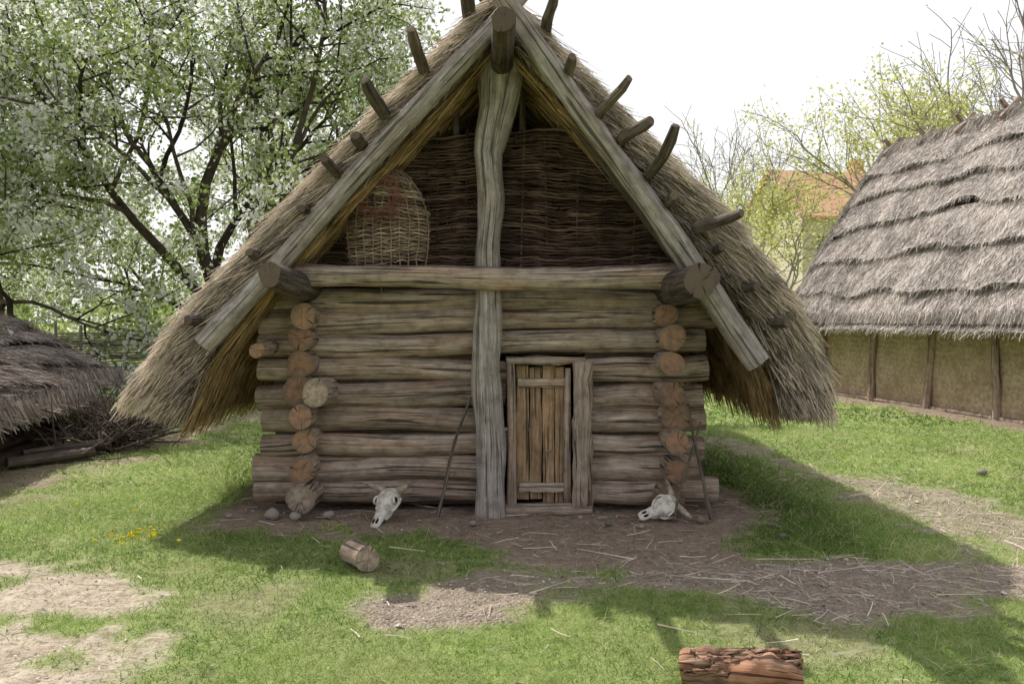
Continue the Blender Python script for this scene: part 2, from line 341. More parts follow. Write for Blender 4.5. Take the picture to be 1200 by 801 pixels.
# ------------------------------------------------------------------ grass blades
gb=MB()
def grass(y0,y1,dens,w,h,hv,ang=.68,segs=2):
    area_w=lambda y:ang*y+.8
    n=int(dens*(y1-y0)*2*area_w((y0+y1)/2))
    y=rng.uniform(y0,y1,n); x=rng.uniform(-1,1,n)*area_w(y)
    d,g,s=zones(x,y); m=np.maximum(d,np.maximum(g,s))
    cl=fbm(x,y,.35,61,3); keep=rng.random(n)<np.clip((1-m)**1.6,0.025,1)*ss(.15,.48,cl+.17)
    keep&=~((x>-1.9)&(x<1.5)&(y>7.1)&(y<13)); keep&=~((x<-5.5)&(y>7.5)&(y<11.5)); 
    x=x[keep];y=y[keep];cl=cl[keep];n=len(x)
    tall=ss(.9,0,np.abs(x-2.3))*ss(5.6,6.2,y)*ss(13,9,y)+ss(.8,0,np.abs(x+2.8))*ss(7.2,8,y)*ss(14,11,y)*.8+ss(.25,0,np.abs(y-6.35))*(x<-.1)*(x>-2.3)*.5
    big=fbm(x,y,1.6,71,3)
    L=h*(.5+rng.random(n)*hv)*(0.35+1.3*cl)*(.6+.9*big)*(1+1.2*tall)
    P=np.stack([x,y,gz(x,y)-.005],1)
    D=np.stack([rng.normal(0,.55,n),rng.normal(0,.55,n),np.ones(n)],1)
    b=np.stack([rng.normal(0,.5,n),rng.normal(0,.5,n),-.3*np.ones(n)],1)*L[:,None]
    t=np.clip(.48+(big-.5)*1.0+(cl-.5)*.7+rng.normal(0,.2,n)-.22*tall,0,.93); dry=rng.random(n)<.08; t[dry]=1
    ribbons(gb,P,D,L,w*(.7+.6*rng.random(n)),b,t,segs,.85)
grass(3.1,5.2,4200,.0042,.058,.9); grass(5.2,8.2,2200,.0062,.066,.9); grass(8.2,13,800,.0115,.075,.8,segs=1); grass(13,24,200,.024,.10,.8,segs=1); grass(24,45,30,.06,.16,.8,segs=1)
gb.build('grass',[M_grass],smooth=False)
sb=MB()
n=19000; x=rng.uniform(-4.5,6.5,n); y=rng.uniform(3.3,12,n); d,g,s=zones(x,y)
kp=rng.random(n)<np.clip(g*.85*(x>.3)+g*.2+d*.16*(x>-.2)+d*.06+s*.22+.02,0,1); x=x[kp];y=y[kp];n=len(x)
P=np.stack([x,y,gz(x,y)+.006+rng.random(n)*.025],1); D=np.stack([rng.normal(size=n),rng.normal(size=n)*.7,rng.normal(0,.08,n)],1)
ribbons(sb,P,D,rng.uniform(.05,.24,n),rng.uniform(.003,.006,n),rng.normal(0,.015,(n,3)),rng.uniform(.4,.95,n),2,.3)
for (px,py,dx,dy,L) in [(-.85,5.9,.35,-.25,.33),(-1.35,6.0,-.1,.1,.12),(.75,4.4,.3,-.3,.4),(1.6,5.6,.7,-.1,.4),(1.9,5.3,.5,.1,.35),(.1,4.9,.3,.2,.3),(-.75,4.9,-.1,-.3,.25),(1.5,4.0,.4,.05,.3),(.8,5.6,-.5,.25,.4),(1.1,5.2,.5,-.2,.35),(-2.8,5.4,-.2,.3,.2)]:
    ribbons(sb,np.array([[px,py,.035]]),np.array([[dx,dy,.03]]),L,.007,np.array([[0,.03,-.01]]),.85,2,.5,side=np.array([[0,.3,1.]])/1.04)
sb.build('straw_litter',[M_straw],smooth=False)
pb=MB()
n=22000; x=rng.uniform(-3.5,6.5,n); y=rng.uniform(3.4,9,n); d,g,s=zones(x,y)
kp=rng.random(n)<np.clip(g*.7+d*.16+s*.3,0,1); x=x[kp];y=y[kp];n=len(x)
r=rng.uniform(.003,.011,n)*(1+(rng.random(n)<.03)*1.3)
base=np.array([[1,0,0],[0,1,0],[-1,0,0],[0,-1,0],[0,0,.6],[0,0,-.6]],float)
V=np.stack([x,y,gz(x,y)+.004],1)[:,None,:]+(base[None]+rng.normal(0,.18,(n,6,3)))*r[:,None,None]
Ft=np.array([[0,1,4],[1,2,4],[2,3,4],[3,0,4],[1,0,5],[2,1,5],[3,2,5],[0,3,5]])
pb.add(V.reshape(-1,3),f3=(np.arange(n)[:,None,None]*6+Ft[None]).reshape(-1,3),tint=np.repeat(rng.random(n),6))
pb.build('gravel',[M_stone],smooth=False)
db=MB()
n=32; x=-2.66+rng.normal(0,.09,n); y=6.02+rng.normal(0,.09,n); zt=.06+.05*rng.random(n)
x[-5:]=rng.uniform(-3.6,-2.2,5); y[-5:]=rng.uniform(5.8,7,5)
ribbons(db,np.stack([x,y,np.zeros(n)],1),np.tile([[0,0,1.]],(n,1)),zt,.004,None,.5,1,.2,mat=0)
for i in range(n):
    c=np.array([x[i],y[i],zt[i]]); q=16; aa=rng.random(q)*6.28
    ribbons(db,np.tile(c,(q,1)),np.stack([np.cos(aa),np.sin(aa),.4+rng.random(q)*.7],1),.015,.009,None,rng.random(q),1,.1,mat=1)
db.build('dandelions',[M_grass,M_yellow],smooth=False)
# ------------------------------------------------------------------ LOG HUT
hut=empty('log_hut')
logs=MB()
rowz=[.115,.325,.535,.745,.955,1.165,1.39,1.585,1.775]
FY=7.31; XL,XR=-2.15,1.67
for i,z in enumerate(rowz):
    r=.106 if i<8 else .098
    j=rng.uniform(-.06,.06,4)
    if i<6:
        for a,b in ((XL+j[0],-.05),(.62,XR+j[1])):
            tube(logs,[(a,FY,z+j[2]*.4),(b,FY,z+j[3]*.4)],[r*rng.uniform(.86,1.1),r*rng.uniform(.86,1.08)],16,rng.uniform(.1,1),resample=20 if b<0 else 10,bend=.028,lump=.045)
    else:
        tube(logs,[(XL+j[0],FY,z+j[2]*.3),(XR+j[1],FY,z+j[3]*.3)],[r*rng.uniform(.95,1.1),r*rng.uniform(.85,1.0)],16,rng.uniform(.3,1),resample=34,bend=.03,lump=.045)
sz=[.14,.37,.60,.82,1.01,1.235,1.46,1.645]
for sx in (-1.745,1.315):
    for i,z in enumerate(sz):
        yy=6.98+rng.uniform(-.09,.07); r=rng.uniform(.092,.122)
        tube(logs,[(sx+rng.uniform(-.04,.04),yy,z+rng.uniform(-.015,.015)),(sx+rng.uniform(-.03,.03),12.9,z)],[r,r*rng.uniform(.9,1.05)],18,rng.uniform(.1,1),resample=26,bend=.015,lump=.05,cap=1 if not(i==0 and sx<0) else 2)
for z in rowz: tube(logs,[(XL,12.6,z),(XR,12.6,z)],.108,12,rng.random(),resample=12,bend=.015)
tube(logs,[(-1.60,6.93,1.01),(-1.56,7.3,1.0)],[.112,.11],16,.9,cap=2,resample=4)
tube(logs,[(-2.02,6.75,1.36),(-2.05,7.6,1.38)],[.062,.07],14,.6,resample=5)
logs.build('log_walls',[M_log,M_end,M_endpale],hut)
ch=MB()
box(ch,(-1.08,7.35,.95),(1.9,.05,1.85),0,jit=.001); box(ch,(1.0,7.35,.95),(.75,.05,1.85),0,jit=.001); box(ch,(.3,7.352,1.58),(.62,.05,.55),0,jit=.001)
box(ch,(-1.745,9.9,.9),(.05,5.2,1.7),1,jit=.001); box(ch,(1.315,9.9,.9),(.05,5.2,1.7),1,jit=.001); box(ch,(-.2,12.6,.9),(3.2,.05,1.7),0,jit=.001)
ch.build('clay_chinking',[M_chink],hut,smooth=False)
fr=MB()
tube(fr,[(-.175,7.06,-.1),(-.18,7.07,.6),(-.215,7.08,1.2),(-.20,7.1,1.7),(-.205,7.12,2.2),(-.165,7.14,2.6),(-.20,7.16,3.0),(-.115,7.16,3.4),(-.09,7.12,3.80)],[.135,.12,.112,.11,.108,.118,.112,.155,.19],20,.75,resample=44,lump=.085)
fr.build('central_post',[M_grey,M_enddark],hut)
fr=MB()
tube(fr,[(-1.79,6.98,1.975),(-.5,6.97,1.955),(.5,6.98,1.95),(1.42,6.98,1.965)],[.095,.088,.1,.108],18,.9,resample=40,lump=.06,bend=.018)
fr.build('tie_beam',[M_log,M_endpale],hut)
fr=MB()
tube(fr,[(-1.74,6.12,1.93),(-1.74,7.2,1.87),(-1.75,13.1,1.86)],[.09,.12,.12],16,.3,resample=24,lump=.09)
tube(fr,[(1.34,6.08,1.88),(1.33,7.2,1.86),(1.32,13.1,1.86)],[.125,.13,.12],16,.35,resample=24,lump=.09)
tube(fr,[(1.50,6.5,1.92),(1.45,7.4,1.80)],[.09,.1],14,.3,resample=5)
tube(fr,[(-.06,5.93,3.69),(-.08,7.0,3.70),(-.1,13.2,3.72)],[.084,.098,.095],16,.15,resample=24,lump=.07)
fr.build('ridge_and_wall_plates',[M_dark,M_enddark],hut)
fr=MB()
tube(fr,[(-2.43,6.70,1.40),(-1.2,6.70,2.80),(.0,6.72,4.12),(.36,6.74,4.52)],[.085,.08,.074,.065],18,.85,resample=44,lump=.06,bend=.03)
tube(fr,[(1.93,6.68,1.27),(.95,6.68,2.63),(-.02,6.62,3.99),(-.33,6.60,4.47)],[.10,.088,.08,.07],18,.8,resample=44,lump=.06,bend=.03)
fr.build('gable_barge_poles',[M_grey,M_enddark],hut)
fr=MB()
for i,yy in enumerate(np.linspace(7.0,12.9,6)):
    e=1 if i else 0
    tube(fr,[(-2.5,yy,1.22),(.15,yy+.03,4.15+.15*(1-e))],[.06,.05],10,.3,resample=16,bend=.03)
    tube(fr,[(2.05,yy+.08,1.22),(-.3,yy+.1,4.15+.15*(1-e))],[.06,.05],10,.3,resample=16,bend=.03)
tube(fr,[(-.50,7.45,2.0),(-.48,7.45,3.45)],[.035,.03],8,.9,resample=8,bend=.01,lump=.04)
tube(fr,[(.12,7.45,2.0),(.10,7.45,3.6)],[.035,.03],8,.9,resample=8,bend=.01,lump=.04)
fr.build('rafters',[M_dark,M_enddark],hut)
fr=MB()
def purlin(x,z,yend,r,dx=0,dz=0,inner=13.0):
    tube(fr,[(x+dx,yend,z+dz),(x+dx*.75,yend+.07,z+dz*.62),(x+dx*.35,yend+.17,z+dz*.22),(x,yend+.32,z),(x,6.8,z),(x,inner,z-.02)],[r*.72,r*.92,r*.9,r*1.0,r,r*.95],12,rng.uniform(.1,.8),resample=0,lump=.13)
for p in [(-.69,3.56,6.1,.045,-.03,.12),(-1.0,3.22,6.15,.05,-.06,.11),(-1.18,2.97,6.42,.045,0,0.02),(-1.37,2.76,6.35,.05,-.03,.05),(-1.62,2.46,6.55,.045,0,0),(-2.0,2.10,6.5,.04,0,0.02),(-2.47,1.60,6.5,.05,0,0),
          (.27,3.90,6.2,.042,.04,.05),(.43,3.50,6.35,.042,.02,.06),(.68,3.20,6.1,.040,.16,.13),(.86,3.00,6.2,.045,.15,.05),(1.07,2.74,6.05,.045,.09,.24),(1.22,2.52,6.4,.05,0,0.02),(1.45,2.32,6.2,.046,.22,.06),(1.6,2.14,6.5,.04,0,0.02),(1.84,1.86,6.5,.045,.03,0),(2.05,1.58,6.5,.045,.05,0)]:
    purlin(*p)
tube(fr,[(-.37,6.3,4.32),(-.34,6.75,4.0),(-.33,9,3.75)],[.05,.055,.05],12,.3,resample=8,lump=.08)
fr.build('purlins',[M_dark,M_enddark],hut)
def interp(poly,t):
    P=np.array(poly,float); seg=np.linalg.norm(np.diff(P,axis=0),axis=1); c=np.concatenate([[0],np.cumsum(seg)])/seg.sum()
    return np.stack([np.interp(t,c,P[:,0]),np.interp(t,c,P[:,1])],-1)
prof={'L':([(-.08,4.2),(-1.0,3.30),(-1.85,2.42),(-2.62,1.60),(-3.12,.90)],[(-.08,3.86),(-.95,2.95),(-1.75,2.1),(-2.33,1.4),(-2.63,.79)]),
      'R':([(-.08,4.2),(.8,3.29),(1.71,2.40),(2.2,1.78),(2.43,1.3),(2.55,.82)],[(-.08,3.86),(.75,2.98),(1.55,2.08),(1.92,1.5),(2.08,1.1),(2.14,.86)])}
th=MB(); ts=MB(); tu=MB()
Y0,Y1=6.86,13.3
for sd,(po,pi) in prof.items():
    nt_=40; ny_=50
    t=np.linspace(0,1,nt_); O=interp(po,t); I=interp(pi,t)
    yy=np.linspace(Y0,Y1,ny_)
    def sheet(C,dz,m):
        V=np.zeros((ny_,nt_,3)); V[:,:,0]=C[None,:,0]; V[:,:,2]=C[None,:,1]; V[:,:,1]=yy[:,None]
        V+= rng.normal(0,.012,V.shape); V[:,:,2]+=dz
        ix=np.arange(ny_*nt_).reshape(ny_,nt_); f=np.stack([ix[:-1,:-1],ix[:-1,1:],ix[1:,1:],ix[1:,:-1]],-1).reshape(-1,4)
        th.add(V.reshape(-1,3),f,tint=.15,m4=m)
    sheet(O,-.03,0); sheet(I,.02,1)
    for yv in (Y0+.02,Y1):
        k9=np.linspace(0,1,6); V=(O[:,None]*(1-k9)[None,:,None]+I[:,None]*k9[None,:,None]); V3=np.zeros((nt_,6,3)); V3[:,:,0]=V[:,:,0];V3[:,:,2]=V[:,:,1];V3[:,:,1]=yv+rng.normal(0,.015,(nt_,6))
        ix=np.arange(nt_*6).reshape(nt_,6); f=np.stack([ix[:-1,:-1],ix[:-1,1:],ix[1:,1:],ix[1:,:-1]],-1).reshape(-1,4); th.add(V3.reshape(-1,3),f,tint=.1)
    V3=np.zeros((ny_,2,3)); V3[:,0,0]=O[-1,0];V3[:,0,2]=O[-1,1];V3[:,1,0]=I[-1,0];V3[:,1,2]=I[-1,1];V3[:,:,1]=yy[:,None]
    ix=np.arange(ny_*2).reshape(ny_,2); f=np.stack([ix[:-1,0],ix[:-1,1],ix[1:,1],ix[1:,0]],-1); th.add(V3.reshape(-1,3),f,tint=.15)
    def tang(C,tt):
        a=interp(C,np.clip(tt-.03,0,1)); b=interp(C,np.clip(tt+.03,0,1)); return nrm(b-a)
    # straw bundles on the gable edge: laid in overlapping courses
    n=14000; crs=rng.integers(0,13,n); tt=np.clip((crs+rng.random(n)**.7*.9)/13*.98,0,.97); kk=rng.random(n)**1.2
    o=interp(po,tt); i_=interp(pi,tt); c=o*(1-kk)[:,None]+i_*kk[:,None]; tg=tang(po,tt)
    within=(tt*13/.98)%1
    P=np.stack([c[:,0],Y0-.02-rng.random(n)*.08-.07*within,c[:,1]],1)
    out=np.stack([tg[:,1],-tg[:,0]],1); out=np.where(out[:,1:2]<0,-out,out)
    fl=rng.normal(.12,.16,n)
    D=np.stack([tg[:,0]+out[:,0]*fl,rng.normal(-.10,.2,n),tg[:,1]+out[:,1]*fl],1)
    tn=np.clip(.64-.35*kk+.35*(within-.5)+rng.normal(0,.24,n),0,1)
    ribbons(ts,P,D,rng.uniform(.08,.30,n)*(1-.4*(tt>.9)),rng.uniform(.004,.009,n),np.stack([0*tt,rng.normal(0,.03,n),-rng.random(n)*.03],1),tn,2,.4)
    n=13000; tt=rng.random(n); yv=Y0+rng.random(n)**1.7*(Y1-Y0)-.04; o=interp(po,tt); tg=tang(po,tt)
    lift=rng.random(n)*.08
    P=np.stack([o[:,0]+np.sign(o[:,0]+.08)*lift*.7,yv,o[:,1]+lift*.7-.02],1); D=np.stack([tg[:,0],rng.normal(0,.14,n),tg[:,1]],1)+rng.normal(0,.11,(n,3))
    ribbons(ts,P,D,rng.uniform(.12,.38,n)*(1-.5*(tt>.92)),rng.uniform(.006,.012,n),None,np.clip(.62+rng.normal(0,.22,n),0,1),1,.4)
    n=12000; kk=rng.random(n); yv=Y0-.06+rng.random(n)**1.6*(Y1-Y0); t0=.93+0*kk; o=interp(po,t0);i_=interp(pi,t0); c=o*(1-kk)[:,None]+i_*kk[:,None]; tg=tang(po,t0)*(1-kk)[:,None]+tang(pi,t0)*kk[:,None]
    P=np.stack([c[:,0],yv,c[:,1]],1); D=np.stack([tg[:,0],rng.normal(0,.08,n),tg[:,1]],1)+rng.normal(0,.07,(n,3))
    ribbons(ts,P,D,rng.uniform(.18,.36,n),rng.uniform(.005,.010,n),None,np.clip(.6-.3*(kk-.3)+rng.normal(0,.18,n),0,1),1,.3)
    n=13000; tt=rng.random(n)**.6; yv=Y0+rng.random(n)**1.4*(Y1-Y0); i_=interp(pi,tt); tg=tang(pi,tt)
    P=np.stack([i_[:,0]-np.sign(i_[:,0]+.08)*rng.random(n)*.035,yv,i_[:,1]-rng.random(n)*.03],1); D=np.stack([tg[:,0],rng.normal(0,.08,n),tg[:,1]],1)+rng.normal(0,.05,(n,3))
    ribbons(tu,P,D,rng.uniform(.2,.5,n)*(1-.55*(tt>.85)),rng.uniform(.005,.011,n),None,np.clip(.5+rng.normal(0,.22,n),0,1),1,.3)
th.build('thatch_roof',[M_straw,M_strawgold],hut); ts.build('thatch_roof_straw',[M_straw],hut,False); tu.build('thatch_underside_straw',[M_strawgold],hut,False)
def wicker(mb,yc,ztop,zbot,dz=.02,r=.0085,sp=.24,amp=.02):
    z=zbot; i=0
    while z<ztop:
        xl=-.08-(3.86-z)*.98; xr=-.08+(3.86-z)*.93
        if xr-xl>.15:
            m=max(8,int((xr-xl)/.06)); x=np.linspace(xl,xr,m)
            y=yc+amp*np.sin(x/sp*math.pi+(i%2)*math.pi)+rng.normal(0,.005,m)
            zz=z+fbm(x,x*0+z*.5,.8,5,3)*.16-.08+rng.normal(0,.004,m)
            tube(mb,np.stack([x,y,zz],1),r*rng.uniform(.55,1.45),4,rng.random(),caps=False,lump=0)
            if rng.random()<.6:
                e=rng.integers(2,m-3); tube(mb,[(x[e],y[e]-.02,zz[e]),(x[e]+rng.normal(0,.09),yc-.08,zz[e]+rng.normal(0,.04))],.005,4,rng.random(),caps=False,lump=0)
        z+=dz*rng.uniform(.7,1.3); i+=1
wk=MB(); wicker(wk,7.38,3.20,1.86,dz=.0145,r=.0088,amp=.013)
for x in np.arange(-1.85,1.7,.24):
    zt=min(3.25,3.8-abs(x+.08)); tube(wk,[(x,7.38,1.85),(x+rng.normal(0,.02),7.385,zt)],.011,6,rng.random(),caps=False,lump=.05,resample=6)
wicker(wk,12.75,3.7,1.86,dz=.035,r=.016)
wk.build('wicker_gable',[M_wicker],hut)
wk2=MB(); 
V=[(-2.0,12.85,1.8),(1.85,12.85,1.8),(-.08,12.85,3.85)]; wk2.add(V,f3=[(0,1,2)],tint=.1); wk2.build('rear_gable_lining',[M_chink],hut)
dr=empty('door'); dr.parent=hut
pm=MB()
xs_=[.035,.145,.255,.36,.44]; 
for a,b in zip(xs_[:-1],xs_[1:]):
    box(pm,((a+b)/2,7.20+rng.uniform(-.006,.006),.645+rng.uniform(-.01,.01)),(b-a-.010,.03,1.13+rng.uniform(-.03,.03)),2,rng.uniform(.25,1),jit=.004,nl=9)
box(pm,(.25,7.168,1.075),(.40,.03,.075),0,.95,1,.004); box(pm,(.25,7.166,.20),(.38,.035,.075),0,.95,1,.004)
pm.build('planks_and_battens',[M_plank,M_log],dr,False)
pm=MB()
tube(pm,[(.465,7.15,.08),(.46,7.15,.6),(.47,7.15,1.2)],[.03,.033,.028],10,.6,resample=10,lump=.08)
tube(pm,[(-.005,7.13,.0),(.0,7.13,.6),(-.01,7.13,1.24)],[.04,.038,.04],10,.35,resample=10,lump=.08)
box(pm,(.585,7.12,.63),(.155,.13,1.25),2,.4,0,.010,nl=10)
box(pm,(.28,7.14,1.262),(.66,.10,.06),0,.3,0,.008)
tube(pm,[(-.05,7.10,.02),(.66,7.10,.03)],[.06,.06],10,.3,resample=8,lump=.06)
tube(pm,[(.28,7.145,.5),(.33,7.14,.51)],[.012,.012],6,.9)
pm.build('door_frame',[M_log,M_enddark],dr)
# ------------------------------------------------------------------ wicker dome panel hanging on gable
bk=empty('wicker_basket',(-1.03,7.12,2.05)); bm=MB()
H=.82;Wd=.345
def hw(z): 
    q=np.clip(z/H,0,1); return Wd*np.sqrt(np.maximum(1-np.clip((q-.3)/.7,0,1)**2.0,0))*(.92+.08*np.minimum(q/.3,1))
z=.02
i=0
while z<H-.01:
    w=float(hw(z)); 
    if w>.03:
        x=np.linspace(-w,w,22); y=-.13*np.sqrt(np.maximum(0,1-(x/w)**2))*(w/Wd)+.012*np.sin(x/.075*math.pi+i*math.pi)
        tube(bm,np.stack([x+rng.normal(0,.012),y,np.full(22,z)+rng.normal(0,.004,22)+.03*np.sin(x*4+i*.07)],1),rng.uniform(.005,.0095),5,rng.uniform(.0,.9),caps=False,lump=0)
    z+=.0155;i+=1
for k_ in np.linspace(-.98,.98,10):
    zz=np.linspace(0,H*.97,14); w=hw(zz); x=k_*w+rng.normal(0,.004,14); y=-.13*math.sqrt(1-k_*k_)*(w/Wd)-.008
    tube(bm,np.stack([x,y,zz],1),.006,6,.45,caps=False,lump=.05)
bm.build('woven_rods',[M_wickerpale],bk)
rn=MB()
for q in range(70):
    a1=rng.uniform(0,6.28); b1=a1+rng.uniform(.8,2.6); R1,R2=rng.uniform(.1,.29,2); am=(a1+b1)/2; R3=(R1+R2)/2*rng.uniform(.6,.95)
    tube(rn,[(-.07+R1*math.cos(a1),-.15,.56+R1*.9*math.sin(a1)),(-.07+R3*math.cos(am),-.17,.56+R3*.9*math.sin(am)),(-.07+R2*math.cos(b1),-.155,.56+R2*.9*math.sin(b1))],.0016,3,.5,caps=False,lump=0)
rn.build('red_netting',[M_rednet],bk)
rn=MB(); tube(rn,[(.0,0,.75),(-.3,-.4,.86),(-.4,-.4,.95)],.006,5,.5,lump=0); tube(rn,[(-.05,-.02,.02),(-.06,-.02,-.3)],.004,4,.5,lump=0); rn.build('cord',[M_wickerpale],bk)
def stick(name,pts,r,tint,parent=None):
    m=MB(); tube(m,pts,r,8,tint,resample=14,lump=.08,bend=.015); return m.build(name,[M_dark,M_enddark],parent)
stick('leaning_stick',[(-.60,6.92,.0),(-.50,6.98,.45),(-.33,7.05,.98)],[.017,.014,.01],.9)
stick('leaning_stick.001',[(1.60,6.85,.0),(1.55,6.95,.35),(1.47,7.05,.9)],[.016,.014,.01],.8)
stick('leaning_stick.002',[(1.30,6.85,.0),(1.38,6.95,.3),(1.55,7.05,.75)],[.013,.012,.008],.7)
# ------------------------------------------------------------------ skulls
def skull(name,loc,rot,sc,horned=True):
    e=empty(name,loc); e.rotation_euler=rot; e.scale=(sc,)*3
    m=MB()
    R=[(-.01,.03,.03,.0),(.01,.075,.06,.0),(.05,.10,.078,.005),(.10,.108,.08,.008),(.14,.112,.075,.005),(.18,.098,.066,-.002),(.23,.072,.052,-.01),(.29,.055,.042,-.018),(.35,.048,.034,-.026),(.40,.05,.026,-.032),(.44,.04,.016,-.037),(.455,.015,.006,-.038)]
    sg=20; an=np.arange(sg)/sg*2*math.pi; V=[]
    for x,w,h,zc in R:
        cx=np.sign(np.cos(an))*np.abs(np.cos(an))**.8*w; cz=np.sign(np.sin(an))*np.abs(np.sin(an))**.85*h
        if .02<x<.09: cx=cx*np.where(np.abs(np.sin(an))<.55,.86,1)
        V.append(np.stack([np.full(sg,x),cx,cz+zc],1))
    V=np.array(V); n=len(R); i=np.arange(n-1)[:,None]*sg; j=np.arange(sg)[None]; j2=(j+1)%sg
    m.add(V.reshape(-1,3),np.stack([i+j,i+j2,i+sg+j2,i+sg+j],-1).reshape(-1,4))
    for s_ in (-1,1):
        aa=np.linspace(0,2*math.pi,15); c=np.array([.15,s_*.098,.03])
        tube(m,np.stack([c[0]+.036*np.cos(aa),c[1]+.012*s_*np.cos(aa*1),c[2]+.032*np.sin(aa)],1),.011,8,mat=0,caps=False,lump=.05)
        tube(m,[(.07,s_*.10,-.02),(.13,s_*.118,-.015),(.20,s_*.10,-.03),(.24,s_*.07,-.04)],[.012,.014,.013,.008],8,cap=0,lump=.05)
        tube(m,[(.18,s_*.05,-.06),(.25,s_*.045,-.065),(.31,s_*.036,-.062)],[.02,.022,.014],8,cap=0,lump=.12)
        th_=np.linspace(0,math.pi,7); ph=np.linspace(0,2*math.pi,12,endpoint=False)
        Q=np.array([[np.sin(a)*np.cos(b)*.031,np.sin(a)*np.sin(b)*.016,np.cos(a)*.029] for a in th_ for b in ph])+c+np.array([0,s_*.007,0])
        ff=[(a*12+b,a*12+(b+1)%12,(a+1)*12+(b+1)%12,(a+1)*12+b) for a in range(6) for b in range(12)]
        m.add(Q,ff,m4=1)  # solid dark ellipsoid, painted as the shade in the eye socket
        Q2=np.array([[np.sin(a)*np.cos(b)*.035,np.sin(a)*np.sin(b)*.014,np.cos(a)*.014] for a in th_ for b in ph])+np.array([.385,s_*.018,.0-.008])
        m.add(Q2,ff,m4=1)  # likewise a dark ellipsoid for the shaded nasal opening
        if horned:
            tube(m,[(.035,s_*.06,.035),(.02,s_*.13,.055),(.01,s_*.19,.075),(.03,s_*.235,.12),(.06,s_*.245,.165)],[.034,.030,.024,.016,.005],10,mat=2,cap=2,resample=12,lump=.05)
    m.build('skull_bone',[M_bone,M_hollowshade,M_horn],e); return e
skull('cattle_skull',(-.97,7.02,.19),(math.radians(6),math.radians(30),math.radians(-112)),.88)
skull('cattle_skull.001',(1.34,6.98,.11),(math.radians(-50),math.radians(10),math.radians(-150)),.82)
# ------------------------------------------------------------------ short logs in the grass
M_barkred=wood('reddish_rotten_wood',(.12,.07,.045),(.38,.235,.155),(.60,.45,.34),.8,(.48,.22,.12),.7,1.0)
m=MB(); tube(m,[(-1.07,5.70,.055),(-.93,5.49,.065)],[.085,.082],18,.8,resample=8,lump=.05); m.build('cut_log',[M_log,M_endpale])
m=MB(); tube(m,[(.75,3.76,.06),(.82,3.74,.07),(1.0,3.70,.075),(1.24,3.67,.06)],[.080,.085,.098,.070],30,.9,resample=34,lump=.12)
for q in range(110):
    a1=rng.uniform(.2,2.9); xx=rng.uniform(.78,1.2); rr=.09
    p=np.array([xx,3.71+rr*math.cos(a1),.068+rr*math.sin(a1)]); box(m,p,(rng.uniform(.03,.16),.010,.014),0,rng.uniform(.1,1),0,.005,nl=4)
m.build('rotten_log',[M_barkred,M_enddark])
m=MB(); tube(m,[(.02,3.66,.01),(.12,3.64,.015)],[.035,.02],10,.3,resample=4,lump=.15); m.build('wood_chip',[M_dark,M_enddark])
sm=MB()
for (x,y,r) in [(-1.95,6.95,.07),(-1.75,6.9,.05),(-2.3,6.95,.03),(.75,6.7,.03),(1.0,6.6,.025),(-.3,6.7,.03),(-1.5,6.98,.045),(1.5,6.8,.04),(4.9,8.9,.05),(2.0,6.3,.03)]:
    th_=np.linspace(0,math.pi,7); ph=np.linspace(0,2*math.pi,10,endpoint=False)
    Q=np.array([[np.sin(a)*np.cos(b),np.sin(a)*np.sin(b),.7*np.cos(a)] for a in th_ for b in ph])*r; Q*= (1+.15*np.sin(Q[:,:1]*60+Q[:,1:2]*40+x*9))
    sm.add(Q+np.array([x,y,r*.3]),[(a*10+b,a*10+(b+1)%10,(a+1)*10+(b+1)%10,(a+1)*10+b) for a in range(6) for b in range(10)],tint=.3*rng.random())
sm.build('stones',[M_stone])
